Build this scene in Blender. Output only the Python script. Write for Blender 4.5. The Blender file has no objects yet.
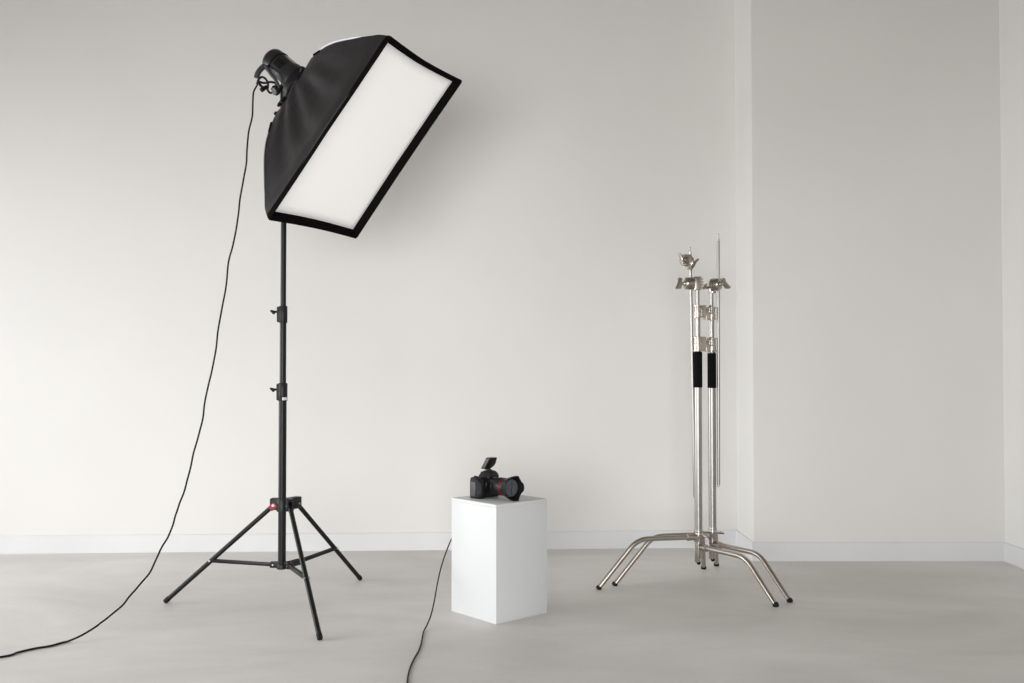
import bpy, bmesh, math, random
from mathutils import Vector as V, Matrix, noise
random.seed(4)
S = bpy.context.scene
COL = S.collection
W_, H_ = 1024, 683
F = 995.6                      # 35 mm lens on a 36 mm sensor, in pixels
TILT = math.atan(22.5 / F)     # camera looks very slightly up
CH = 1.105                     # camera height

# ---------------------------------------------------------------- camera
cd = bpy.data.cameras.new('camera'); cam = bpy.data.objects.new('camera', cd); COL.objects.link(cam)
cd.sensor_width = 36; cd.lens = 36 * F / W_
cam.location = (0, 0, CH); cam.rotation_euler = (math.pi / 2 + TILT, 0, 0)
cd.clip_start = .05
S.camera = cam

# ---------------------------------------------------------------- world, lights, exposure
w = bpy.data.worlds.new('world'); S.world = w; w.use_nodes = True
w.node_tree.nodes['Background'].inputs[0].default_value = (.80, .90, 1, 1)
w.node_tree.nodes['Background'].inputs[1].default_value = .15

def area(name, loc, target, sx, sy, power, col, spread=180):
    l = bpy.data.lights.new(name, 'AREA'); l.shape = 'RECTANGLE'; l.size = sx; l.size_y = sy
    l.energy = power; l.color = col; l.spread = math.radians(spread)
    o = bpy.data.objects.new(name, l); COL.objects.link(o); o.location = loc
    o.rotation_euler = (V(target) - V(loc)).to_track_quat('-Z', 'Y').to_euler()
    return o
XL, XR, YF, ZC = -5.0, 2.771, -2.6, 4.0
# skylight falling in (slightly downwards) through the two windows of the left wall and the one behind the camera
area('daylight_left_a', (XL - .03, 4.7, 1.3), (0, 4.6, .80), 1.8, 2.2, 49, (.985, .99, 1), 116)
area('daylight_left_b', (XL - .03, 1.7, 1.3), (0, 1.7, -.9), 2.6, 2.2, 72, (.985, .99, 1), 130)
area('daylight_front', (-1.35, YF - .03, 1.05), (-1.25, 0, .69), 4.0, 1.7, 78, (1, .995, .985), 86)
S.view_settings.view_transform = 'Standard'; S.view_settings.look = 'None'
S.view_settings.gamma = 1; S.view_settings.use_curve_mapping = False
S.view_settings.exposure = 0.09

# ---------------------------------------------------------------- materials
def mat(name, col, rough=.5, metal=0, bump=0, bscale=40, var=0, vscale=3, spec=.5, coat=0, sheen=0, stretch=None):
    m = bpy.data.materials.new(name); m.use_nodes = True
    nt = m.node_tree; n = nt.nodes; L = nt.links; b = n['Principled BSDF']
    b.inputs['Base Color'].default_value = (*col, 1); b.inputs['Roughness'].default_value = rough
    b.inputs['Metallic'].default_value = metal; b.inputs['Specular IOR Level'].default_value = spec
    b.inputs['Coat Weight'].default_value = coat; b.inputs['Sheen Weight'].default_value = sheen
    tc = n.new('ShaderNodeTexCoord')
    src = tc.outputs['Object']
    if stretch:
        mp = n.new('ShaderNodeMapping'); mp.inputs['Scale'].default_value = stretch
        L.new(src, mp.inputs[0]); src = mp.outputs[0]
    no = n.new('ShaderNodeTexNoise'); no.inputs['Scale'].default_value = vscale; no.inputs['Detail'].default_value = 6
    L.new(src, no.inputs['Vector'])
    v = max(var, .02)
    r = n.new('ShaderNodeMapRange'); r.inputs[3].default_value = 1 - v; r.inputs[4].default_value = 1 + v
    r.inputs[1].default_value = .3; r.inputs[2].default_value = .7
    L.new(no.outputs[0], r.inputs[0])
    mx = n.new('ShaderNodeVectorMath'); mx.operation = 'SCALE'; mx.inputs[0].default_value = col
    L.new(r.outputs[0], mx.inputs['Scale']); L.new(mx.outputs[0], b.inputs['Base Color'])
    if bump:
        n2 = n.new('ShaderNodeTexNoise'); n2.inputs['Scale'].default_value = bscale; n2.inputs['Detail'].default_value = 5
        L.new(src, n2.inputs['Vector'])
        bp = n.new('ShaderNodeBump'); bp.inputs['Strength'].default_value = bump; bp.inputs['Distance'].default_value = .01
        L.new(n2.outputs[0], bp.inputs['Height']); L.new(bp.outputs[0], b.inputs['Normal'])
    return m
M = {}
M['wall'] = mat('warm_white_wall_paint', (.80, .793, .770), .85, bump=.03, bscale=90, var=.008, vscale=1.2)
M['trim'] = mat('white_baseboard_paint', (.76, .77, .78), .5)
M['ceiling'] = mat('ceiling_paint', (.26, .22, .19), .9)
M['wallfront'] = mat('taupe_front_wall_paint', (.22, .18, .15), .9)
M['white'] = mat('white_lacquer', (.65, .665, .67), .5)
M['black'] = mat('black_anodised_tube', (.006, .0055, .006), .38, spec=.28)
M['blackplastic'] = mat('black_plastic', (.010, .010, .011), .42, spec=.3)
M['rubber'] = mat('black_rubber', (.008, .008, .009), .65, spec=.25)
M['foam'] = mat('black_foam_sleeve', (.006, .006, .006), .9, bump=.2, bscale=300, spec=.1)
M['greyplastic'] = mat('dark_grey_lamp_housing', (.020, .020, .022), .36, spec=.4)
M['greyhandle'] = mat('grey_handle_plastic', (.060, .060, .068), .45, spec=.35)
M['red'] = mat('red_plastic', (.33, .02, .03), .4)
M['nickel'] = mat('satin_nickel', (.47, .43, .39), .30, metal=1, var=.06, vscale=20)
M['chrome'] = mat('polished_chrome', (.37, .357, .345), .36, metal=1, var=.02, vscale=20)
M['steel'] = mat('bare_steel', (.5, .5, .5), .35, metal=1)
M['nylon'] = mat('black_softbox_nylon', (.0135, .0125, .014), .45, spec=.45, bump=.35, bscale=9)
M['nylon_edge'] = mat('black_softbox_lip', (.008, .007, .007), 1, spec=0)
M['seam_sheen'] = mat('pale_painted_sheen', (.62, .62, .68), .4)  # pale tone painted for the glint on the black softbox fabric
M['body'] = mat('black_camera_leatherette', (.009, .009, .010), .5, bump=.25, bscale=500, spec=.3)
M['bodygrey'] = mat('dark_grey_camera_shell', (.016, .016, .018), .42, spec=.35)
M['lens'] = mat('black_lens_barrel', (.012, .012, .013), .36, spec=.35)
M['cap'] = mat('slate_blue_lens_cap', (.062, .070, .088), .4)
M['label'] = mat('white_sticker', (.75, .75, .75), .5)
M['silver'] = mat('silver_marking', (.35, .35, .36), .4)

# polished concrete floor
def floor_mat():
    m = bpy.data.materials.new('polished_concrete'); m.use_nodes = True
    nt = m.node_tree; n = nt.nodes; L = nt.links; b = n['Principled BSDF']
    tc = n.new('ShaderNodeTexCoord')
    mp = n.new('ShaderNodeMapping'); mp.inputs['Scale'].default_value = (.55, 1.0, 1); L.new(tc.outputs['Object'], mp.inputs[0])
    a = n.new('ShaderNodeTexNoise'); a.inputs['Scale'].default_value = 1.5; a.inputs['Detail'].default_value = 9; a.inputs['Roughness'].default_value = .62; a.inputs['Distortion'].default_value = .6
    c = n.new('ShaderNodeTexNoise'); c.inputs['Scale'].default_value = 60; c.inputs['Detail'].default_value = 4
    L.new(mp.outputs[0], a.inputs['Vector']); L.new(tc.outputs['Object'], c.inputs['Vector'])
    r = n.new('ShaderNodeValToRGB')
    r.color_ramp.elements[0].position = .30; r.color_ramp.elements[0].color = (.60, .582, .558, 1)
    r.color_ramp.elements[1].position = .72; r.color_ramp.elements[1].color = (.79, .775, .755, 1)
    L.new(a.outputs[0], r.inputs[0])
    mx = n.new('ShaderNodeMixRGB'); mx.blend_type = 'OVERLAY'; mx.inputs[0].default_value = .08
    L.new(r.outputs[0], mx.inputs[1]); L.new(c.outputs[0], mx.inputs[2]); L.new(mx.outputs[0], b.inputs['Base Color'])
    rr = n.new('ShaderNodeMapRange'); rr.inputs[3].default_value = .42; rr.inputs[4].default_value = .60
    L.new(a.outputs[0], rr.inputs[0]); L.new(rr.outputs[0], b.inputs['Roughness'])
    bp = n.new('ShaderNodeBump'); bp.inputs['Strength'].default_value = .06; bp.inputs['Distance'].default_value = .01
    L.new(c.outputs[0], bp.inputs['Height']); L.new(bp.outputs[0], b.inputs['Normal'])
    b.inputs['Specular IOR Level'].default_value = .4
    return m
M['floor'] = floor_mat()

def diffuser_mat():
    # white cloth front of the switched-off softbox, with a weak glow added to brighten it
    m = mat('white_diffusion_cloth', (.86, .855, .84), .8)
    b = m.node_tree.nodes['Principled BSDF']
    b.inputs['Emission Color'].default_value = (1, .985, .96, 1); b.inputs['Emission Strength'].default_value = .31
    return m
M['diffuser'] = diffuser_mat()

# ---------------------------------------------------------------- pixel -> place helpers (distances chosen per object)
fw = V((0, math.cos(TILT), math.sin(TILT))); rt = V((1, 0, 0)); upv = V((0, -math.sin(TILT), math.cos(TILT)))
def ray(px, py): return fw + rt * ((px - 512) / F) - upv * ((py - 341.5) / F)
def at(px, py, Y):
    d = ray(px, py); return V((0, 0, CH)) + d * (Y / d.y)
def gr(px, py, z=0):
    d = ray(px, py); return V((0, 0, CH)) + d * ((z - CH) / d.z)
def zy(py, Y): return at(512, py, Y).z

# ---------------------------------------------------------------- mesh builder
def frame_of(d):
    d = d.normalized(); a = V((0, 0, 1)) if abs(d.z) < .9 else V((1, 0, 0))
    x = a.cross(d).normalized(); return x, d.cross(x).normalized()
class MB:
    def __init__(s): s.bm = bmesh.new()
    def ring(s, c, x, y, pts): return [s.bm.verts.new(c + x * a + y * b) for a, b in pts]
    def bridge(s, A, B):
        n = len(A)
        for i in range(n): s.bm.faces.new((A[i], A[(i + 1) % n], B[(i + 1) % n], B[i]))
    def loft(s, rings, cap=True):
        for A, B in zip(rings[:-1], rings[1:]): s.bridge(A, B)
        if cap: s.bm.faces.new(list(reversed(rings[0]))); s.bm.faces.new(rings[-1])
        return s
    def lathe(s, o, d, prof, n=28, cap=True):
        """prof: list of (distance along d, radius)"""
        o = V(o); d = V(d).normalized(); x, y = frame_of(d)
        c = [(math.cos(2 * math.pi * i / n), math.sin(2 * math.pi * i / n)) for i in range(n)]
        R = [s.ring(o + d * t, x, y, [(a * r, b * r) for a, b in c]) for t, r in prof]
        return s.loft(R, cap)
    def cyl(s, a, b, r, r2=None, n=20, bev=None):
        a = V(a); b = V(b); L = (b - a).length; r2 = r if r2 is None else r2
        e = min(r, r2) * .15 if bev is None else bev
        e = min(e, L * .3)
        return s.lathe(a, b - a, [(0, r - e), (e, r), (L - e, r2), (L, r2 - e)], n)
    def tube(s, pts, r, n=10, cap=True, closed=False):
        pts = [V(p) for p in pts]; R = []
        rr = r if isinstance(r, (list, tuple)) else [r] * len(pts)
        t0 = (pts[1] - pts[0]).normalized(); x, y = frame_of(t0)
        for i, p in enumerate(pts):
            if i == 0: t = pts[1] - pts[0]
            elif i == len(pts) - 1: t = pts[-1] - pts[-2]
            else: t = (pts[i + 1] - pts[i]).normalized() + (pts[i] - pts[i - 1]).normalized()
            t.normalize(); x = (x - t * x.dot(t)).normalized(); y = t.cross(x)
            R.append(s.ring(p, x, y, [(math.cos(2 * math.pi * k / n) * rr[i], math.sin(2 * math.pi * k / n) * rr[i]) for k in range(n)]))
        return s.loft(R, cap)
    def box(s, c, X, Y, Z, bev=.002, seg=2):
        """c centre, X/Y/Z half-axis vectors"""
        b2 = bmesh.new(); c = V(c); X = V(X); Y = V(Y); Z = V(Z)
        vs = {}
        for i in (-1, 1):
            for j in (-1, 1):
                for k in (-1, 1): vs[i, j, k] = b2.verts.new(c + X * i + Y * j + Z * k)
        for q in (((-1,-1,-1),(-1,-1,1),(-1,1,1),(-1,1,-1)), ((1,-1,-1),(1,1,-1),(1,1,1),(1,-1,1)),
                  ((-1,-1,-1),(1,-1,-1),(1,-1,1),(-1,-1,1)), ((-1,1,-1),(-1,1,1),(1,1,1),(1,1,-1)),
                  ((-1,-1,-1),(-1,1,-1),(1,1,-1),(1,-1,-1)), ((-1,-1,1),(1,-1,1),(1,1,1),(-1,1,1))):
            b2.faces.new([vs[k] for k in q])
        bmesh.ops.recalc_face_normals(b2, faces=b2.faces)
        if bev: bmesh.ops.bevel(b2, geom=list(b2.edges), offset=bev, segments=seg, profile=.6, affect='EDGES')
        s.add(b2); b2.free(); return s
    def prism(s, poly, o, x, y, d, bev=0, shear=V((0, 0, 0))):
        """poly in (x,y) about o, extruded by vector d"""
        b2 = bmesh.new(); o = V(o); x = V(x); y = V(y); d = V(d)
        A = [b2.verts.new(o + x * a + y * b) for a, b in poly]; B = [b2.verts.new(v.co + d) for v in A]
        b2.faces.new(A); b2.faces.new(list(reversed(B)))
        n = len(A)
        for i in range(n): b2.faces.new((A[i], B[i], B[(i + 1) % n], A[(i + 1) % n]))
        bmesh.ops.recalc_face_normals(b2, faces=b2.faces)
        if bev: bmesh.ops.bevel(b2, geom=list(b2.edges), offset=bev, segments=2, profile=.6, affect='EDGES')
        s.add(b2); b2.free(); return s
    def ball(s, c, r, n=14, sc=(1, 1, 1)):
        b2 = bmesh.new(); bmesh.ops.create_uvsphere(b2, u_segments=n, v_segments=n // 2 + 2, radius=r)
        for v in b2.verts: v.co = V(c) + V((v.co.x * sc[0], v.co.y * sc[1], v.co.z * sc[2]))
        s.add(b2); b2.free(); return s
    def add(s, b2):
        mp = {v: s.bm.verts.new(v.co) for v in b2.verts}
        for f in b2.faces: s.bm.faces.new([mp[v] for v in f.verts])
    def build(s, name, m, parent=None, origin=None, smooth=40, recalc=True):
        """vertices are in world space; the object's origin is its thing's root"""
        o0 = V(origin) if origin is not None else (V(parent['_o']) if parent is not None and '_o' in parent else V((0, 0, 0)))
        if recalc: bmesh.ops.recalc_face_normals(s.bm, faces=s.bm.faces)
        for v in s.bm.verts: v.co -= o0
        me = bpy.data.meshes.new(name); s.bm.to_mesh(me); s.bm.free()
        me.materials.append(m)
        if smooth:
            me.polygons.foreach_set('use_smooth', [True] * len(me.polygons))
            me.set_sharp_from_angle(angle=math.radians(smooth))
        o = bpy.data.objects.new(name, me); COL.objects.link(o)
        ORIG[o.name] = o0
        if parent is not None: o.parent = parent
        else: o.location = o0
        return o
ORIG = {}
class Root: pass
def thing(name, label, cat, loc, group=None):
    o = bpy.data.objects.new(name, None); COL.objects.link(o); o.location = loc
    o.empty_display_size = .1
    ORIG[o.name] = V(loc); o['label'] = label; o['category'] = cat
    if group: o['group'] = group
    return o
def tag(o, label, cat, group=None):
    o['label'] = label; o['category'] = cat
    if group: o['group'] = group
    return o
_build = MB.build
def build(s, name, m, parent=None, origin=None, smooth=40):
    if parent is not None: origin = ORIG[parent.name]
    return _build(s, name, m, parent, origin, smooth)
MB.build = build
def struct(mb, name, m):
    o = mb.build(name, m, None, (0, 0, 0), 0); o['kind'] = 'structure'; return o
def B(*bs):
    mb = MB()
    for (x0, y0, z0), (x1, y1, z1) in bs:
        mb.box(((x0 + x1) / 2, (y0 + y1) / 2, (z0 + z1) / 2), ((x1 - x0) / 2, 0, 0), (0, (y1 - y0) / 2, 0), (0, 0, (z1 - z0) / 2), 0)
    return mb
def spline(pts, k=8):
    pts = [V(p) for p in pts]; P = [pts[0] * 2 - pts[1]] + pts + [pts[-1] * 2 - pts[-2]]; out = []
    for i in range(1, len(P) - 2):
        for j in range(k):
            t = j / k; a, b, c, d = P[i - 1:i + 3]
            out.append(.5 * ((2 * b) + (c - a) * t + (2 * a - 5 * b + 4 * c - d) * t * t + (3 * b - a - 3 * c + d) * t ** 3))
    return out + [pts[-1]]

# ---------------------------------------------------------------- room shell
T = .12
struct(B(((XL - T, YF - T, -.1), (XR + T, 6.4, 0))), 'floor', M['floor'])
struct(B(((XL - T, YF - T, ZC), (XR + T, 6.4, ZC + .1))), 'ceiling', M['ceiling'])
c0 = V((1.356, 6.035, 0)); cl = V((-3.0, 5.835, 0)); dr = (cl - c0) / (cl.x - c0.x)
wl_end = c0 + dr * (XL - T - c0.x)          # back wall runs very slightly out of square
def slab(a, b, z0, z1, th, inward, name, m):
    """vertical slab with its visible face from a to b; th thick away from inward"""
    a = V(a); b = V(b); n = V(inward).normalized() * -th
    mb = MB(); mb.prism([(0, 0), (1, 0), (1, 1), (0, 1)], (a.x, a.y, z0), (b - a), V((0, 0, z1 - z0)), n)
    return struct(mb, name, m)
nb = V((dr.y, -1, 0)).normalized()
slab(wl_end, c0 + (c0 - cl).normalized() * .03, 0, ZC, T, nb, 'wall_back', M['wall'])
Yp = 5.62
# the stretch of wall that stands proud, right of the lit return
struct(B(((1.361, Yp, 0), (XR + T, Yp + .55, ZC))), 'wall_projecting', M['wall'])
struct(B(((XR, YF - T, 0), (XR + T, Yp, ZC))), 'wall_right', M['wall'])
wz0, wz1 = .2, 2.4; wl = [(.35, 3.05), (3.78, 5.62)]
struct(B(((XL - T, YF - T, 0), (XL, 6.1, wz0)), ((XL - T, YF - T, wz1), (XL, 6.1, ZC)), ((XL - T, YF - T, wz0), (XL, wl[0][0], wz1)), ((XL - T, wl[0][1], wz0), (XL, wl[1][0], wz1)), ((XL - T, wl[1][1], wz0), (XL, 6.1, wz1))), 'wall_left', M['wall'])
fx = [(-3.4, .7)]; fz0, fz1 = .15, 1.95
struct(B(((XL, YF - T, 0), (XR, YF, fz0)), ((XL, YF - T, fz1), (XR, YF, ZC)), ((XL, YF - T, fz0), (fx[0][0], YF, fz1)), ((fx[0][1], YF - T, fz0), (XR, YF, fz1))), 'wall_front', M['wallfront'])
def window(n, a, b, z0, z1, axis):
    mb = MB(); h = .025
    def bar(p, q):
        p = V(p); q = V(q); c = (p + q) / 2; mb.box(c, [(q.x - p.x) / 2 or h, 0, 0], [0, (q.y - p.y) / 2 or h, 0], [0, 0, (q.z - p.z) / 2 or h], .003)
    P = (lambda s, z: (XL + .0, s, z)) if axis == 'y' else (lambda s, z: (s, YF, z))
    for z in (z0, z1): bar(P(a, z), P(b, z))
    for s in (a, (a + b) / 2, b): bar(P(s, z0), P(s, z1))
    return struct(mb, 'window_%d' % n, M['trim'])
window(1, *wl[0], wz0, wz1, 'y'); window(2, *wl[1], wz0, wz1, 'y'); window(3, *fx[0], fz0, fz1, 'x')
# baseboards
bh, bt = .104, .014
def base(a, b, inward, name):
    a = V(a); b = V(b); n = V(inward).normalized()
    mb = MB(); x = (b - a)
    prof = [(0, 0), (bt, 0), (bt, bh - .004), (bt - .004, bh), (0, bh)]
    mb.prism([(p, q) for p, q in prof], a, n, V((0, 0, 1)), x)
    return struct(mb, name, M['trim'])
base(wl_end, c0 + nb * 0, nb, 'baseboard_back')
base((1.361, Yp - bt, 0), (1.361, 6.04, 0), (-1, 0, 0), 'baseboard_return')
base((1.361, Yp, 0), (XR, Yp, 0), (0, -1, 0), 'baseboard_projecting')
base((XR, Yp - bt, 0), (XR, YF, 0), (-1, 0, 0), 'baseboard_right')
base((XL, 5.8, 0), (XL, YF, 0), (1, 0, 0), 'baseboard_left')

# ---------------------------------------------------------------- display plinth
def make_plinth():
    F0 = gr(496.2, 624.3); a = math.radians(41.5)
    ex = V((math.cos(a), math.sin(a), 0)); ey = V((-math.sin(a), math.cos(a), 0)); w1, w2, h = .298, .308, .505
    c = F0 + ex * w1 / 2 + ey * w2 / 2
    t = thing('display_plinth', 'white rectangular plinth block on the floor under the camera', 'plinth', c)
    th = .016
    MB().box(c + V((0, 0, (h - th - .0002) / 2)), ex * w1 / 2, ey * w2 / 2, V((0, 0, (h - th - .0002) / 2)), .0004).build('box_body', M['white'], t)
    MB().box(c + V((0, 0, h - th / 2)), ex * w1 / 2, ey * w2 / 2, V((0, 0, th / 2)), .0004).build('top_panel', M['white'], t)
    return c, ex, ey, h
PC, PX, PY, PH = make_plinth()

# ---------------------------------------------------------------- digital camera
def make_camera():
    o = V((-.120, 4.508, PH)); th = math.radians(40)
    ex = V((math.cos(th), math.sin(th), 0)); f = V((math.sin(th), -math.cos(th), 0)); ez = V((0, 0, 1))
    P = lambda x, y, z: o + ex * x + f * y + ez * z       # x width, y forward, z up
    t = thing('digital_camera', 'black digital camera with a petal-hooded lens lying on the white plinth', 'camera', o)
    # body: horizontal outlines lofted upwards, grip bulging forward at the left
    def outline(k, gy, z, dx=0):
        pts = [(-.074, -.018), (-.074, .010), (-.072, .024 + gy * .5), (-.062, .024 + gy), (-.045, .024 + gy), (-.036, .020 + gy * .4), (-.030, .018),
               (.0, .018), (.055, .018), (.070, .012), (.074, .0), (.072, -.016), (.060, -.022), (0, -.026), (-.060, -.024)]
        return [P(x * k + dx, y * k, z) for x, y in pts]
    mb = MB(); R = []
    for z, k, g in ((.0005, .95, .018), (.003, .985, .021), (.02, 1, .024), (.045, 1, .027), (.069, 1, .025), (.081, .99, .018), (.089, .965, .008), (.092, .93, .004)):
        R.append([mb.bm.verts.new(p) for p in outline(k, g, z)])
    mb.loft(R); body = mb.build('camera_body', M['body'], t, smooth=50)
    # side cover of the grip, its lighter grey painted for the light falling there
    mb = MB(); mb.prism([(-.012, .012), (.020, .010), (.024, .040), (.022, .072), (-.013, .074)], P(-.0755, 0, 0), f, ez, ex * .0022, .0008)
    mb.build('card_door', M['greyhandle'], t)
    # viewfinder hump
    mb = MB(); R = []
    for z, wx, y0, y1 in ((.086, .046, -.027, .030), (.098, .040, -.030, .034), (.109, .030, -.027, .033), (.116, .022, -.022, .027), (.1185, .017, -.018, .020)):
        pts = [(-wx, y0), (-wx * .98, (y0 + y1) / 2), (-wx * .62, y1 * .93), (0, y1), (wx * .62, y1 * .93), (wx * .98, (y0 + y1) / 2), (wx, y0)]
        R.append([mb.bm.verts.new(P(x + .027, y, z)) for x, y in pts])
    mb.loft(R); mb.build('viewfinder_hump', M['bodygrey'], t, smooth=50)
    MB().box(P(.025, -.004, .1198), ex * .010, f * .010, ez * .0016, .0006).build('hot_shoe', M['blackplastic'], t)
    MB().cyl(P(-.052, .030, .084), P(-.052, .034, .095), .0075).build('shutter_button', M['blackplastic'], t)
    MB().cyl(P(-.048, -.004, .089), P(-.046, -.004, .097), .014).build('mode_dial', M['blackplastic'], t)
    # lens
    lo = P(.019, .020, .0540)
    mb = MB(); mb.lathe(lo, f, [(0, .036), (.004, .037), (.006, .0345), (.018, .0355), (.019, .037), (.040, .0385), (.041, .0375), (.060, .0378), (.061, .039), (.092, .0395), (.093, .0385)], 40)
    ln = mb.build('lens_barrel', M['lens'], t, smooth=30)
    mb = MB()
    for k in range(44):
        a = 2 * math.pi * k / 44; x, y = frame_of(f); dv = x * math.cos(a) + y * math.sin(a); tv = f.cross(dv)
        mb.box(lo + f * .076 + dv * .0393, f * .013, dv * .0008, tv * .0013, 0)
    mb.build('focus_ring', M['rubber'], ln)
    MB().lathe(lo, f, [(.0940, .0380), (.0941, .0391), (.0952, .0391), (.0953, .0380)], 40).build('red_ring', M['red'], ln)
    MB().lathe(lo, f, [(.096, .0365), (.106, .0365), (.107, .0395), (.118, .0405), (.130, .0405), (.136, .0385)], 40).build('front_barrel', M['lens'], ln)
    for a in (.2, .5, .9, 1.4):
        dv = ez * math.cos(a - .4) + f.cross(ez) * -math.sin(a - .4); tv = f.cross(dv)
        MB().box(lo + f * .030 + dv * .0380, f * .002, dv * .0006, tv * .003, 0).build('lens_mark', M['silver'], ln)
    MB().box(lo + f * .034 + (-ex * .8 - ez * .6) * .0383, f * .002, (-ex * .8 - ez * .6) * .0012, (-ex * .6 + ez * .8) * .002, 0).build('lens_mount_dot', M['red'], ln)
    # petal hood: two long and two short petals, cone with real thickness
    mb = MB(); N = 96; rows = []
    for ri, (tt, inner) in enumerate(((0, 0), (.35, 0), (.7, 0), (1, 0), (1, 1), (.6, 1), (.3, 1), (0, 1))):
        row = []
        for k in range(N):
            a = 2 * math.pi * k / N
            c4 = math.cos(4 * a)                       # long petals at top and bottom, shorter ones at the sides
            L = .030 + .006 * math.cos(2 * a) + .007 * math.copysign(abs(c4) ** .6, c4)
            s0 = .120; s1 = s0 + .012 + L
            r = .0435 + (.0560 - .0435) * min(1, (tt * (s1 - s0)) / .045) - (.0022 if inner else 0)
            dv = ez * math.cos(a) + ex * math.sin(a)
            row.append(mb.bm.verts.new(lo + f * (s0 + tt * (s1 - s0)) + dv * r))
        rows.append(row)
    for A, Bq in zip(rows, rows[1:] + rows[:1]): mb.bridge(A, Bq)
    mb.build('lens_hood', M['blackplastic'], t, smooth=35)
    mb = MB(); mb.lathe(lo, f, [(.132, .030), (.1365, .0385), (.139, .0385), (.1405, .036), (.1408, .001)], 40)
    cap = mb.build('lens_cap', M['cap'], t, smooth=30)
    mb = MB()
    for s in (-1, 1): mb.box(lo + f * .1412 + ex * (.0015 * s + .001) + ez * .016 * s, ex * .0009, f * .0005, ez * .015, .0002)
    mb.box(lo + f * .1412 + ex * .001, ex * .0022, f * .0005, ez * .0009, .0002)
    mb.build('cap_groove', M['nylon_edge'], cap)
    # strap lug and eyepiece
    MB().box(P(.021, -.034, .100), ex * .018, f * .007, ez * .011, .003).build('eyepiece', M['rubber'], t)
    # flash trigger on the hot shoe
    q = P(.019, -.006, .1216)
    tt = thing('flash_trigger', 'small black tilted flash trigger unit on top of the camera', 'flash trigger', q)
    Q = lambda x, y, z: q + ex * x + f * y + ez * z
    MB().box(Q(0, 0, .002), ex * .010, f * .011, ez * .002, .0008).build('foot', M['blackplastic'], tt)
    MB().cyl(Q(0, -.002, .003), Q(0, -.001, .014), .009, .007).build('swivel_neck', M['blackplastic'], tt)
    ln_ = math.radians(37); up2 = ez * math.cos(ln_) + f * math.sin(ln_); fo2 = f * math.cos(ln_) - ez * math.sin(ln_)
    b0 = Q(.001, -.022, .004)
    poly = [(-.026, .003), (-.022, -.001), (.002, -.001), (.013, .005), (.021, .016), (.0240, .028), (.0160, .064), (.0130, .0670), (-.023, .0670), (-.026, .0635)]
    MB().prism(poly, b0, ex, up2, f * .030, .003).build('trigger_body', M['blackplastic'], tt)
    MB().prism([(.004, .006), (.025, .006), (.025, .061), (.004, .061)], b0 - ex * .0268, f, up2, ex * .0012, .0004).build('side_panel', M['greyhandle'], tt)  # light on the trigger's side face, put in as a lighter grey panel
    return P
CP = make_camera()

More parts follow.
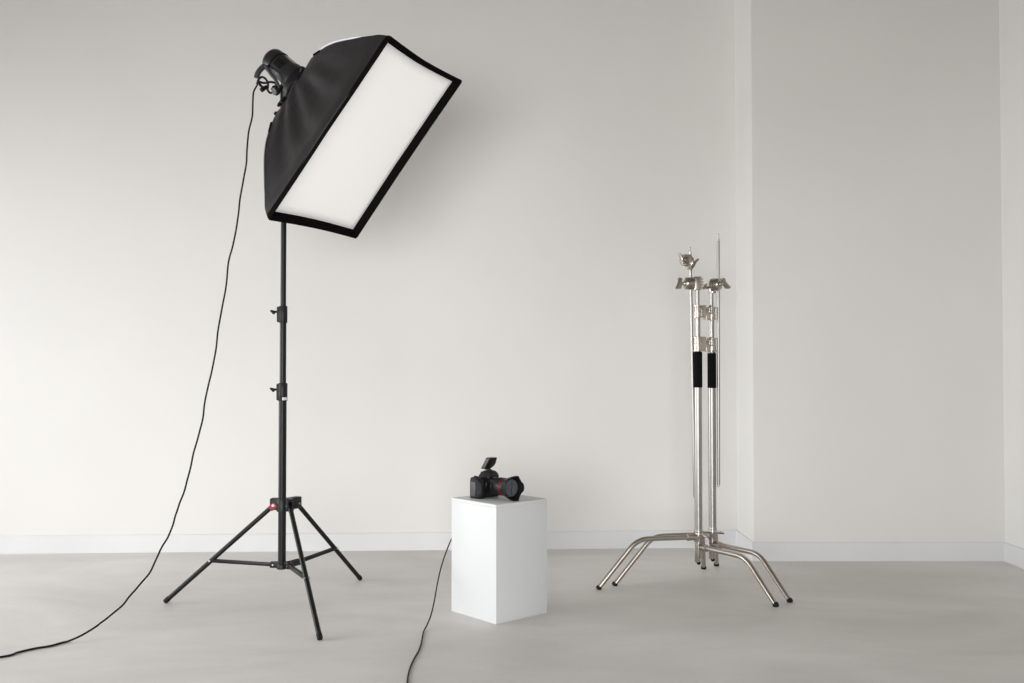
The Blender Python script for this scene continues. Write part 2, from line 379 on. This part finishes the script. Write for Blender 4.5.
# ---------------------------------------------------------------- light stand
SX, SY = -1.065, 4.63
def make_stand():
    o = V((SX, SY, 0)); Z = lambda py: zy(py, SY)
    t = thing('light_stand', 'tall black tripod light stand holding up the softbox', 'light stand', o)
    P = lambda x, y, z: V((SX + x, SY + y, z)); u = V((0, 0, 1))
    MB().cyl(P(0, 0, Z(568)), P(0, 0, Z(399)), .0180).build('lower_tube', M['black'], t)
    MB().cyl(P(0, 0, Z(400)), P(0, 0, Z(321)), .0150).build('middle_tube', M['black'], t)
    MB().cyl(P(0, 0, Z(322)), P(0, 0, 2.30), .0130).build('upper_tube', M['black'], t)
    for y0, y1, r in ((401, 383, .0215), (323, 306, .0195)):
        zb, zt = Z(y0), Z(y1); mb = MB()
        mb.lathe(P(0, 0, zb), u, [(0, r * .92), (.004, r), ((zt - zb) - .004, r), (zt - zb, r * .92)])
        mb.box(P(-.015, -.006, (zb + zt) / 2), (.012, 0, 0), (0, .011, 0), (0, 0, (zt - zb) * .46), .005)
        cl = mb.build('clamp_collar', M['blackplastic'], t)
        mb = MB(); k = P(-.026, -.010, (zb + zt) / 2 + .012)
        mb.cyl(k, k + V((-.016, -.003, 0)), .005)
        mb.tube([k + V((-.012, -.003, -.010)), k + V((-.018, -.003, 0)), k + V((-.030, -.004, .006))], [.0055, .008, .004], 10)
        mb.build('lock_knob', M['rubber'], cl)
        if y0 == 401:
            mb = MB()
            R = []
            for z in (zb + .004, zb + .018):
                R.append([mb.bm.verts.new(P(math.cos(a) * (r + .0006), math.sin(a) * (r + .0006), z)) for a in [math.radians(-84 + 9 * i) for i in range(9)]])
            for i in range(8): mb.bm.faces.new((R[0][i], R[0][i + 1], R[1][i + 1], R[1][i]))
            so = mb.build('sticker', M['label'], cl)
            md = so.modifiers.new('thickness', 'SOLIDIFY'); md.thickness = .0006; md.offset = 1
    feet = [gr(165.2, 603), gr(320, 640.3), gr(360.3, 580)]
    zc, zs = (Z(497) + Z(511)) / 2, Z(564.5)
    # stacking stand: the legs are hinged about a point beside the column
    HX = .028; ho = o + V((HX, 0, 0)); reach = [.066, .038, .060]; rlow = [.068, .038, .072]
    up_ = MB().lathe(P(0, 0, Z(511.5)), u, [(0, .023), (.003, .026), (.055, .026), (.060, .024)])
    lo_ = MB().lathe(P(0, 0, Z(569)), u, [(0, .020), (.002, .0235), (.022, .0235), (.026, .021)])
    up_.lathe(P(HX, 0, Z(511)), u, [(0, .020), (.003, .022), (.052, .022), (.056, .020)])
    lo_.lathe(P(HX, 0, Z(568)), u, [(0, .018), (.002, .020), (.020, .020), (.022, .018)])
    dirs = []
    for fpt, ru, rl in zip(feet, reach, rlow):
        d = (fpt - ho); d.z = 0; L = d.length; d.normalize(); dirs.append((d, L)); s = V((-d.y, d.x, 0))
        for sg in (-1, 1):
            up_.box(P(HX, 0, zc) + d * ((ru + .012) / 2 + .004) + s * .0125 * sg, d * ((ru + .012) / 2), s * .0035, u * .026, .002)
            lo_.box(P(HX, 0, zs) + d * ((rl + .010) / 2 + .004) + s * .0095 * sg, d * ((rl + .010) / 2), s * .003, u * .013, .002)
        up_.box(P(HX, 0, zc + .022) + d * (ru / 2 + .006), d * (ru / 2 + .006), s * .0155, u * .006, .002)
        lo_.box(P(HX, 0, zs - .010) + d * (rl / 2 + .004), d * (rl / 2 + .004), s * .012, u * .004, .002)
    h1 = up_.build('leg_hub', M['blackplastic'], t); h2 = lo_.build('spreader_hub', M['blackplastic'], t)
    for i, (fpt, (d, L)) in enumerate(zip(feet, dirs)):
        s = V((-d.y, d.x, 0)); r = .0108
        top = P(HX, 0, zc - .004) + d * reach[i]; end = V((fpt.x, fpt.y, .007))
        dd = (end - top).normalized()
        leg = MB().cyl(top - dd * .006, end - dd * .004, r).build('leg', M['black'], t)
        c2 = end - dd * .024
        MB().lathe(c2, dd, [(0, r + .0002), (.001, r + .0012), (.022, r + .0012), (.027, r - .001)]).build('rubber_foot', M['rubber'], leg)
        k = top + (end - top) * .59 + u * .006
        a = P(HX, 0, zs) + d * rlow[i]
        br = MB()
        bd = (k - a); bn = s.cross(bd.normalized())
        for sg in (-1, 1): br.box((a + k) / 2 + s * .0075 * sg, bd / 2, s * .0022, bn * .0075, .0015)
        if i != 1: br.box((a + k) / 2 + bn * .003, bd / 2 * .96, s * .007, bn * .0035, .001)
        b = br.build('brace', M['black'], t)
        MB().cyl(k - s * .0135, k + s * .0135, .0050).build('rivet', M['steel'], b)
        MB().cyl(a - s * .0135, a + s * .0135, .0040).build('rivet', M['steel'], b)
        mb = MB(); mb.cyl(top - s * .018, top + s * .018, .0045); mb.build('hinge_bolt', M['steel'], h1)
        if i == 0:
            m2 = MB(); m2.box(top + dd * .004 - u * .004, dd * .017, s * .0185, dd.cross(s) * .0135, .003)
            m2.build('release_lever', M['red'], h1)
            MB().cyl(top - s * .024 + dd * .000, top + s * .024, .0062).build('lever_pin', M['label'], h1)
    # top spigot
    MB().cyl(P(0, 0, 2.29), P(0, 0, 2.345), .0080).build('spigot', M['steel'], t)
make_stand()

# ---------------------------------------------------------------- softbox
sc = V((-.6385, 4.4553, 2.0794))
su = V((.401, .916, -.001)).normalized(); sn = V((.710, -.311, -.632)); sn = (sn - su * sn.dot(su)).normalized(); sv = sn.cross(su)
HW, HL = .344, .459
def make_softbox():
    def Pn(a, b, d):      # d = distance behind the front rim; one front corner is pulled in a little
        a += .024 * max(0, -a / HW) * max(0, b / HL) * max(0, 1 - d / .3)
        b += .010 * max(0, -a / HW) * max(0, b / HL) * max(0, 1 - d / .3)
        return sc + su * a + sv * b - sn * d
    t = thing('softbox', 'large black rectangular softbox with white diffuser tilted over the stand', 'softbox', sc - sn * .5)
    prof = [(.014, .996), (.036, .978), (.06, .956), (.10, .908), (.15, .848), (.20, .785), (.25, .718), (.30, .645), (.35, .556), (.40, .445), (.435, .345), (.455, .27)]
    n = 26
    def ring(mb, d, k, blend=0, rr=.08):
        pts = []; hw, hl = HW * k * (1 - .045 * math.sin(math.pi * min(1, max(0, d - .07) / .38))), HL * k
        cs = [(-hw, -hl), (hw, -hl), (hw, hl), (-hw, hl)]
        for i in range(4):
            a = cs[i]; b = cs[(i + 1) % 4]
            for j in range(n):
                q = j / n; x = a[0] + (b[0] - a[0]) * q; y = a[1] + (b[1] - a[1]) * q
                m = math.sin(math.pi * q)
                mid = .008 + .05 * math.sin(math.pi * min(1, max(0, d - .04) / .42))
                # fabric pulled tight between the rods sinks in a little, with radial folds
                fold = .006 * m * math.sin(q * 31 + i * 2.3 + 2.2 * math.sin(d * 9 + i)) * max(0, min(1, (d - .045) / .06)) * (1 - max(0, d - .40) / .1)
                fold += .004 * m * noise.noise(V((q * 9 + i * 7, d * 6, 3.1)))* max(0, min(1, (d - .045) / .06))
                sag = -(mid * .55 if i % 2 == 1 else mid * .45) * m + fold
                nx, ny = [(0, -1), (1, 0), (0, 1), (-1, 0)][i]
                x += nx * sag; y += ny * sag
                if blend:
                    L = math.hypot(x, y) or 1; x = x + (x / L * rr - x) * blend; y = y + (y / L * rr - y) * blend
                pts.append(mb.bm.verts.new(Pn(x, y, d)))
        return pts
    mb = MB()
    R = []
    for i in range(len(prof) - 1):
        for j in range(3):
            q = j / 3; R.append(ring(mb, prof[i][0] + (prof[i + 1][0] - prof[i][0]) * q, prof[i][1] + (prof[i + 1][1] - prof[i][1]) * q))
    R.append(ring(mb, .458, .25, .15)); R.append(ring(mb, .472, .21, .6)); R.append(ring(mb, .480, .2, 1, .086))
    mb.loft(R, False)
    sh = mb.build('fabric_shell', M['nylon'], t, smooth=80)
    sh.modifiers.new('thickness', 'SOLIDIFY').thickness = .0015
    # recessed lip: outer band, rolled front rim, inner wall leaning back to the diffuser
    def rect(mb, hw, hl, d, sag=.008, cr=.008):
        pts = []
        cs = [(-hw, -hl), (hw, -hl), (hw, hl), (-hw, hl)]
        for i in range(4):
            a = cs[i]; b = cs[(i + 1) % 4]
            for j in range(16):
                q = .012 + .976 * j / 15; m = math.sin(math.pi * q) * sag
                nx, ny = [(0, 1), (-1, 0), (0, -1), (1, 0)][i]
                pts.append(mb.bm.verts.new(Pn(a[0] + (b[0] - a[0]) * q + nx * m, a[1] + (b[1] - a[1]) * q + ny * m, d)))
        return pts
    mb = MB()
    rr = [rect(mb, HW * .992 + .003, HL * .992 + .003, .020), rect(mb, HW + .003, HL + .003, .006), rect(mb, HW + .002, HL + .002, -.002), rect(mb, HW - .003, HL - .004, -.002),
          rect(mb, HW - .006, HL - .022, .004), rect(mb, HW - .010, HL - .026, .036), rect(mb, HW - .02, HL - .03, .042)]
    for A, Bq in zip(rr, rr[1:] + rr[:1]): mb.bridge(A, Bq)
    mb.build('front_lip', M['nylon_edge'], t, smooth=50)
    mb = MB(); N = 20; G = {}
    for i in range(N + 1):
        for j in range(N + 1):
            a = (i / N * 2 - 1); b = (j / N * 2 - 1)
            bl = .010 * (1 - a * a) * (1 - b * b)
            G[i, j] = mb.bm.verts.new(Pn(a * (HW - .012 - .008 * math.cos(b * math.pi / 2)), b * (HL - .026 - .008 * math.cos(a * math.pi / 2)), .036 - bl + .0015 * noise.noise(V((a * 3, b * 4, 0)))))
    for i in range(N):
        for j in range(N): mb.bm.faces.new((G[i, j], G[i + 1, j], G[i + 1, j + 1], G[i, j + 1]))
    df = mb.build('diffuser', M['diffuser'], t, smooth=80); df['label'] = 'white translucent cloth diffuser'
    df.modifiers.new('thickness', 'SOLIDIFY').thickness = .001
    # pale tubes along two rods: light on the glossy nylon, painted as colour
    for sgn, name in ((1, 'seam_sheen'), (-1, 'seam_sheen')):
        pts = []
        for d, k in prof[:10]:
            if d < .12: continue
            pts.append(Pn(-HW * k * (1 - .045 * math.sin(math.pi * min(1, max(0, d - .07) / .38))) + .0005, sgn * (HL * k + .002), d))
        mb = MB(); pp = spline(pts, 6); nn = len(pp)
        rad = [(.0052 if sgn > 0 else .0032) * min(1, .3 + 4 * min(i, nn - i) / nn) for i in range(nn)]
        mb.tube(pp, rad, 8); pb = mb.build('seam_sheen', M['seam_sheen'], t); pb['label'] = 'pale strip painted for the light on the seam'
    # speed ring with rod sockets
    mb = MB(); mb.lathe(Pn(0, 0, .515), sn, [(0, .078), (.004, .086), (.034, .090), (.040, .084)], 40)
    for s1 in (-1, 1):
        for s2 in (-1, 1):
            d_ = (su * s1 * .6 + sv * s2 * .8); mb.cyl(Pn(0, 0, .495) + d_ * .075, Pn(0, 0, .485) + d_ * .118, .009)
    rg = mb.build('speed_ring', M['blackplastic'], t)
    kn = at(275.2, 115.5, 4.58)
    kd = (Pn(0, 0, .49) - kn).normalized()
    mb = MB(); mb.lathe(kn, kd, [(0, .008), (.002, .0120), (.016, .0120), (.018, .006), (.14, .004)], 12)
    mb.build('ring_knob', M['blackplastic'], rg)
    # corner seams on top panel end: small tab where the rod pocket ends
    for s1 in (-1, 1):
        for s2 in (-1, 1):
            c = Pn(s1 * HW * .435, s2 * HL * .435, .400)
            dd = (Pn(s1 * HW * .645, s2 * HL * .645, .30) - c).normalized()
            MB().cyl(c - dd * .030, c + dd * .026, .0048, .0042).build('rod_pocket', M['nylon_edge'], t)
make_softbox()

# ---------------------------------------------------------------- studio flash head
SC = sc.copy()
def make_head():
    # lateral axes of the lamp: HSd points down-ish, HSu sideways toward the viewer-left
    global HSd, HSu
    g = V((0, 0, -1)); HSd = (g - sn * g.dot(sn)).normalized(); HSu = sn.cross(HSd)
    if HSu.y > 0: HSu = -HSu
    sc = SC + V((.018, 0, .008))
    t = thing('studio_flash_head', 'dark grey studio flash head clamped behind the softbox', 'studio light', sc - sn * .6)
    mb = MB()
    mb.lathe(sc - sn * .742, sn, [(0, .030), (.004, .045), (.012, .054), (.024, .0585), (.045, .060), (.065, .0605), (.068, .0575), (.12, .0555), (.145, .058), (.16, .0635), (.205, .067), (.222, .066), (.23, .062)], 40)
    body = mb.build('lamp_housing', M['greyplastic'], t)
    MB().lathe(sc - sn * .685, sn, [(0, .0595), (.002, .0625), (.010, .0625), (.012, .0595)], 40).build('rear_band', M['blackplastic'], body)
    # ventilation grille on the visible side
    mb = MB(); side = (HSu * .95 - HSd * .32).normalized(); tv = sn.cross(side)
    for i in range(7):
        for j in range(4):
            a = (j - 1.5) * .0105; dv = (side * math.cos(a / .057) + tv * math.sin(a / .057))
            mb.box(sc - sn * (.660 - i * .0075) + dv * .0575, sn * .0026, dv * .0012, sn.cross(dv) * .0042, .0004)
    mb.build('vent_grille', M['rubber'], body)
    mb = MB(); s2 = (HSu * .7 + HSd * .7).normalized()
    mb.box(sc - sn * .555 + s2 * .0655, sn * .016, s2 * .002, sn.cross(s2) * .010, .001); mb.build('badge_plate', M['greyhandle'], body)
    # front bayonet ring with ribs
    mb = MB(); mb.lathe(sc - sn * .540, sn, [(0, .066), (.003, .0725), (.020, .0725), (.024, .068)], 48)
    for k in range(36):
        a = 2 * math.pi * k / 36; x, y = frame_of(sn); dv = x * math.cos(a) + y * math.sin(a)
        mb.box(sc - sn * .529 + dv * .0725, sn * .008, dv * .0014, sn.cross(dv) * .003, 0)
    mb.build('bayonet_ring', M['blackplastic'], t)
    # light silver strip on top of the housing
    mb = MB(); dv = (-HSd * .97 - HSu * .0).normalized()
    mb.box(sc - sn * .628 + dv * .0565, sn * .036, dv * .0028, sn.cross(dv) * .012, .001); mb.build('top_strip', M['silver'], body)
    # curved carrying handle at the rear end
    Y0 = 4.66
    p = [at(270, 64, 4.66), at(264.5, 66, 4.65), at(260.5, 69.5, 4.645), at(257.8, 73.5, 4.64), at(256.5, 78, 4.64)]
    MB().tube(spline(p, 6), [.013] * 25, 12).build('rear_handle', M['greyhandle'], t)
    MB().tube(spline([at(266, 66, 4.62), at(270, 73, 4.60), at(275, 79, 4.585), at(278, 85, 4.58), at(279, 92, 4.59)], 6), .008, 10).build('grip_rail', M['greyhandle'], t)
    # bracket down to the stand's spigot
    top = sc - sn * .585 + HSd * .055; z0 = 2.31
    b = V((SX, SY, z0))
    mb = MB()
    mb.tube(spline([top - HSd * .01, top + HSd * .03 , V((SX + .006, SY, 2.385)), V((SX, SY, 2.36))], 5), .019, 12)
    mb.cyl(V((SX, SY, 2.295)), V((SX, SY, 2.385)), .019)
    br = mb.build('tilt_bracket', M['blackplastic'], t)
    k = at(274.2, 91, 4.58); kd = (V((SX + .01, SY, 2.405)) - k).normalized()
    mb = MB()
    mb.cyl(k, k + kd * .06, .008)
    N = 60; R = []
    x, y = frame_of(kd)
    for tt_, rs in ((-.004, .8), (0, 1), (.016, 1), (.020, .8)):
        R.append(mb.ring(k + kd * tt_, x, y, [((.0205 + .0028 * math.cos(8 * 2 * math.pi * q / N)) * rs * math.cos(2 * math.pi * q / N), (.0205 + .0028 * math.cos(8 * 2 * math.pi * q / N)) * rs * math.sin(2 * math.pi * q / N)) for q in range(N)]))
    mb.loft(R); kk = mb.build('tilt_knob', M['greyplastic'], br)
    k = at(280, 103.5, 4.59)
    mb = MB(); mb.cyl(k, V((SX, SY, k.z + .0)), .006)
    mb.tube([k + V((-.008, -.004, -.014)), k + V((-.002, 0, -.002)), k + V((.008, 0, .012))], [.006, .009, .006], 10)
    mb.build('spigot_screw', M['rubber'], br)
make_head()

# power cable: coil and plug at the lamp, then one long hanging run that lands on the floor
def make_power_cable():
    sp = [(257, 84, 4.60), (254.5, 92, 4.60), (251, 120, 4.60), (247.2, 150, 4.59), (242, 190, 4.58), (235, 235, 4.57), (228, 270, 4.56), (220, 320, 4.54), (212.5, 365, 4.52), (204, 410, 4.49), (194.8, 450, 4.46),
          (184, 490, 4.42), (173.5, 522, 4.38), (162, 548, 4.33), (146, 577, 4.27), (126, 601, 4.18), (105, 620, 4.09), (84, 634, 4.0)]
    pts = [at(*q) for q in sp]
    for px, py in ((66, 642), (50, 646.2), (35, 648.6), (18, 652.5), (0, 657.2)): pts.append(gr(px, py, .0035))
    e = pts[-1]; pts += [e + V((-.25, -.10, 0)), e + V((-.6, -.12, 0)), e + V((-.95, .05, 0))]
    pp = spline(pts, 10)
    for i, q in enumerate(pp):
        if q.z > .05: q.x += .0035 * noise.noise(V((i * .23, 1.7, 0))) + .003 * math.sin(i * .42)
        q.z = max(q.z, .0042)
    t = thing('power_cable', 'thin black power cable hanging from the flash head to the floor', 'cable', pts[18])
    mb = MB(); mb.tube(pp, .0041, 8); mb.build('cord', M['rubber'], t)
    mb = MB()
    c = at(262.5, 80, 4.60)
    lp = [at(*q) for q in ((257, 84, 4.60), (259, 79, 4.59), (262.5, 77, 4.585), (266.5, 80, 4.585), (268, 85, 4.59), (267.5, 89.5, 4.6), (270.5, 93, 4.6), (275, 90, 4.62), (276, 84, 4.64), (271, 82, 4.63), (265, 83, 4.61), (260, 82, 4.6), (257.5, 80, 4.6))]
    mb.tube(spline(lp, 6), .0052, 8)
    mb.tube(spline([at(*q) for q in ((258, 81, 4.595), (261, 86, 4.585), (265, 88, 4.58), (268.5, 87, 4.585))], 6), .0065, 8)
    mb.build('cord_loop', M['rubber'], t)
    a = at(267, 86.5, 4.575); b = at(261, 90.5, 4.56)
    MB().cyl(a, b, .0085, .0105).build('plug', M['rubber'], t)
make_power_cable()

def make_sync_cable():
    pts = [CP(.03, -.024, .050), CP(.03, -.060, .050), CP(.02, -.13, .020)]
    pts += [at(484, 505, 4.80), at(470, 516, 4.76)]
    pts += [at(*q) for q in ((459, 527, 4.70), (452.5, 537, 4.64), (446.5, 551, 4.57), (441.5, 566, 4.49), (437.5, 583, 4.41), (434.5, 600, 4.33), (431, 615, 4.24), (427, 625, 4.18))]
    for px, py in ((423.5, 632), (421.5, 642), (419, 650), (413.5, 660), (410, 668), (408, 676), (407, 684), (404, 700), (396, 725)): pts.append(gr(px, py, .003))
    pp = spline(pts, 8)
    for q in pp: q.z = max(q.z, .0032)
    mb = MB(); mb.tube(pp, .0030, 8)
    tag(mb.build('sync_cable', M['rubber'], None, pts[13]), 'thin dark cable trailing from behind the white plinth across the floor', 'cable')
make_sync_cable()

# ---------------------------------------------------------------- century stands with grip heads and arms
def wing(mb, c, ax, side, L=.030, r=.0065):
    """curved wing nut: hub, two wings swept forward along the axis"""
    z = ax.cross(side)
    pl = [(-.028, .000), (-.031, .024), (-.026, .032), (-.012, .024), (.010, .014), (.024, .016), (.031, .008), (.028, -.010), (.010, -.006), (-.010, -.005)]
    mb.prism(pl, c - z * .005, side, ax, z * .010, .003)
def grip_head(parent, c, ax, side, block_dir, name='grip_head', rd=.033):
    """two serrated discs on an axis, a jaw block behind them and a winged screw in front; c = centre of the discs"""
    ax = V(ax).normalized(); side = V(side); side = (side - ax * side.dot(ax)).normalized()
    mb = MB()
    mb.lathe(c - ax * .016, ax, [(0, rd - .003), (.002, rd), (.016, rd), (.0175, rd - .004), (.0195, rd - .004), (.021, rd - .002), (.028, rd - .002), (.029, rd - .005), (.032, rd - .005), (.033, rd - .002), (.042, rd - .003), (.0455, rd - .006), (.046, rd * .42), (.052, rd * .38)], 32)
    h = mb.build(name, M['nickel'], parent)
    mb = MB(); mb.cyl(c + ax * .024, c + ax * .052, .0068)
    wing(mb, c + ax * .049, ax, side); mb.build('wing_screw', M['nickel'], h)
    if block_dir is not None:
        bd = V(block_dir).normalized(); bs = bd.cross(V((0, 0, 1))).normalized(); u = V((0, 0, 1))
        mb = MB(); bc = c + bd * .034
        mb.box(bc, bd * .019, bs * .018, u * .034, .004)
        for i in range(4): mb.box(bc + bd * .021 + u * (.022 - i * .0145), bd * .007, bs * .014, u * .0035, .001)
        mb.build('jaw_block', M['nickel'], h)
    return h
def c_stand(off, label, hub_turn, collar_dirs, levels):
    o = V((.933, 5.0, 0)) + V(off); u = V((0, 0, 1)); Yc = o.y; Z = lambda py: zy(py, Yc)
    t = thing('century_stand', label, 'stand', o, None)
    P = lambda z: o + u * z
    feet = [gr(598.3, 589.5), gr(776.3, 606.8), gr(703.6, 569)]
    for q in feet: q.z = 0
    hz = [.240, .193, .213]
    g0, g1, c10, c11, c20, c21, top = levels
    lowt = MB().cyl(P(.262), P(Z(c10)), .0193).build('lower_column', M['chrome'], t)
    MB().lathe(P(Z(g0)), u, [(0, .019), (.002, .0222), (Z(g1) - Z(g0) - .002, .0222), (Z(g1) - Z(g0), .019)]).build('foam_sleeve', M['foam'], t)
    MB().cyl(P(Z(c11)), P(Z(c20)), .0135).build('middle_riser', M['chrome'], t)
    MB().cyl(P(Z(c21)), P(Z(top)), .0098).build('top_riser', M['chrome'], t)
    for (a, b, R_, sl, ang) in ((c10, c11, .0225, .55, collar_dirs[0]), (c20, c21, .0200, .5, collar_dirs[1])):
        za, zb = Z(a), Z(b); H = zb - za
        mb = MB(); mb.lathe(P(za), u, [(0, R_), (.0015, R_ + .003), (.006, R_ + .003), (.0075, R_ - .001), (H * .46, R_), (H * .47, R_ - .005), (H * .53, R_ - .005), (H * .54, R_ - .001), (H - .0075, R_ - .002), (H - .006, R_ + .003), (H - .0015, R_ + .003), (H, R_)])
        d = V((math.cos(math.radians(ang)), math.sin(math.radians(ang)), 0)); s = V((-d.y, d.x, 0))
        mb.box(P(za + H / 2) + d * .027, d * .0125, s * .0125, u * (H * .46), .003)
        mb.box(P(za + H - .004) + d * .027, d * .014, s * .015, u * .003, .001); mb.box(P(za + .004) + d * .027, d * .014, s * .015, u * .003, .001)
        cl = mb.build('collar', M['nickel'], t)
        mb = MB(); k = P(za + H * .62) + d * .036
        mb.cyl(k, k + d * .026, .0062); 
        kk = k + d * .026
        mb.tube(spline([kk + u * .024 + d * .008 + s * .004, kk + u * .010, kk, kk - u * .010, kk - u * .020 + d * .010], 4), [.0042] + [.0062] * 15 + [.0042], 10)
        mb.build('lock_screw', M['nickel'], cl)
    # base hub
    mb = MB(); mb.lathe(P(.165), u, [(0, .016), (.002, .0185), (.050, .0185), (.051, .0225), (.070, .0225), (.072, .024), (.084, .024), (.086, .0185), (.100, .0185), (.104, .0165)])
    for f_, z in zip(feet, hz):
        d = (f_ - V((.933, 5.0, 0))).normalized()
        mb.lathe(P(z), d, [(.006, .0155), (.044, .0155), (.046, .0175), (.060, .0175), (.062, .0145)], 20)
    d = V((-.55, -.83, 0)); s = V((-d.y, d.x, 0))
    mb.box(P(.160) + d * .020, d * .005, s * .011, u * .042, .002)
    hub = mb.build('base_hub', M['nickel'], t)
    MB().lathe(P(.168), -u, [(0, .013), (.018, .013), (.020, .016), (.034, .016), (.037, .009), (.048, .009)], 20).build('centre_nut', M['nickel'], hub)
    MB().ball(P(.112), .0105).build('rubber_tip', M['rubber'], hub)
    mb = MB(); k = P(.246) + V((math.cos(math.radians(hub_turn)), math.sin(math.radians(hub_turn)), 0)) * .020
    d = V((math.cos(math.radians(hub_turn)), math.sin(math.radians(hub_turn)), 0)); s = V((-d.y, d.x, 0))
    mb.cyl(k, k + d * .024, .006); kk = k + d * .026
    mb.tube([kk - s * .024 + d * .006, kk - s * .010, kk, kk + s * .010, kk + s * .024 + d * .006], [.004, .006, .0065, .006, .004], 10)
    mb.build('lock_screw', M['nickel'], hub)
    MB().lathe(P(.262), u, [(0, .0195), (.010, .0205), (.016, .0185)]).build('column_ferrule', M['chrome'], hub)
    for f_, z in zip(feet, hz):
        f_ = f_ + V(off); d = (f_ - o); L = d.length; d.normalize()
        rb = .318 if z > .2 else .325
        a = P(z) + d * .03; b = P(z) + d * rb; e = V((f_.x, f_.y, .005))
        dn = (e - b).normalized(); pts = [a, b - d * .06]
        for q in [i / 8 for i in range(1, 8)]:
            p0, p1, p2 = b - d * .06, b + d * .004, b + dn * .065
            pts.append(p0 * (1 - q) ** 2 + p1 * 2 * q * (1 - q) + p2 * q * q)
        pts += [b + dn * .065, e - dn * .004]
        lg = MB().tube(pts, .0124, 16).build('leg', M['nickel'], t)
        ft = MB(); ft.lathe(e - dn * .012, dn, [(0, .0126), (.001, .0140), (.012, .0145), (.018, .010)], 18)
        ft.build('rubber_foot', M['rubber'], lg)
    return t, o
s1, o1 = c_stand((0, 0, 0), 'left nickel-plated stand of the pair, grip head wing screw pointing left', -15, (8, 8), (387.5, 352, 351.5, 336.5, 318, 305, 288))
s2, o2 = c_stand((.0865, .082, 0), 'right nickel-plated stand of the pair, beside the wall return', 5, (205, 205), (388, 353, 352, 338, 320, 307, 291))
grip_head(s1, at(690.5, 283.5, 4.985), (-1, -.10, 0), (.35, .25, .9), (1, .02, 0))
h2 = grip_head(s2, at(714.8, 284.6, 5.045), (.80, -.62, .06), (-.45, -.25, .75), None)
mb = MB(); c = at(712.4, 286.5, 5.09)
mb.lathe(c - V((0, 0, .036)), V((0, 0, 1)), [(0, .014), (.003, .019), (.05, .021), (.062, .018), (.066, .012)], 24)
mb.build('jaw_block', M['nickel'], h2)
mb = MB(); a = at(709, 287.5, 5.07); b = at(703.4, 288.2, 5.0)
mb.cyl(a, b, .0068); e = at(704, 284.8, 5.0); mb.tube([at(703.2, 289, 4.99), at(705, 286, 5.0), at(706.5, 284.2, 5.03)], [.005, .0075, .005], 10)
mb.build('wing_screw', M['nickel'], h2)

def arm(label, a, b, head):
    t = thing('grip_arm', label, 'grip arm', b)
    d = (b - a).normalized()
    mb = MB(); mb.cyl(a + d * .035, b - d * .012, .0079, n=16); mb.build('rod', M['chrome'], t)
    mb = MB(); mb.lathe(a, d, [(0, .002), (.004, .0055), (.014, .0055), (.016, .0038), (.024, .0038), (.026, .0068), (.036, .0068)], 14)
    mb.build('rod_end', M['steel'], t); mb = MB()
    mb.lathe(b, -d, [(0, .002), (.004, .0062), (.012, .0062), (.014, .0048), (.018, .0048), (.020, .0072), (.030, .0072)], 14)
    mb.build('rod_end', M['steel'], t)
    if head:
        h = grip_head(t, head, (-.55, -.80, .10), (.42, -.10, -.90), None, 'arm_head', .033)
        q = head + (a + (b - a) * .05 - head) * .9
        mb = MB()
        mb.lathe(at(688.8, 269.5, 4.985), V((-.05, 0, 1)), [(0, .010), (.004, .015), (.030, .019), (.045, .016)], 20)
        kk = at(693.2, 266, 4.98); tip = at(698.3, 259.2, 4.94)
        mb.cyl(at(690, 265.5, 4.985), kk, .0075)
        mb.tube(spline([at(690.6, 271, 5.0), kk, at(695, 262.5, 4.96), tip], 4), [.005] * 4 + [.0075] * 5 + [.006] * 4, 10)
        mb.build('jaw_block', M['nickel'], h)
    return t
arm('thin chrome grip arm hanging left of the left stand, grip head at its top', at(690.0, 247, 5.0), at(694.8, 499, 5.03), at(687, 261, 4.955))
arm('thin plain chrome rod held upright right of the right stand', at(718.2, 234, 5.07), at(718.6, 487, 5.07), None)
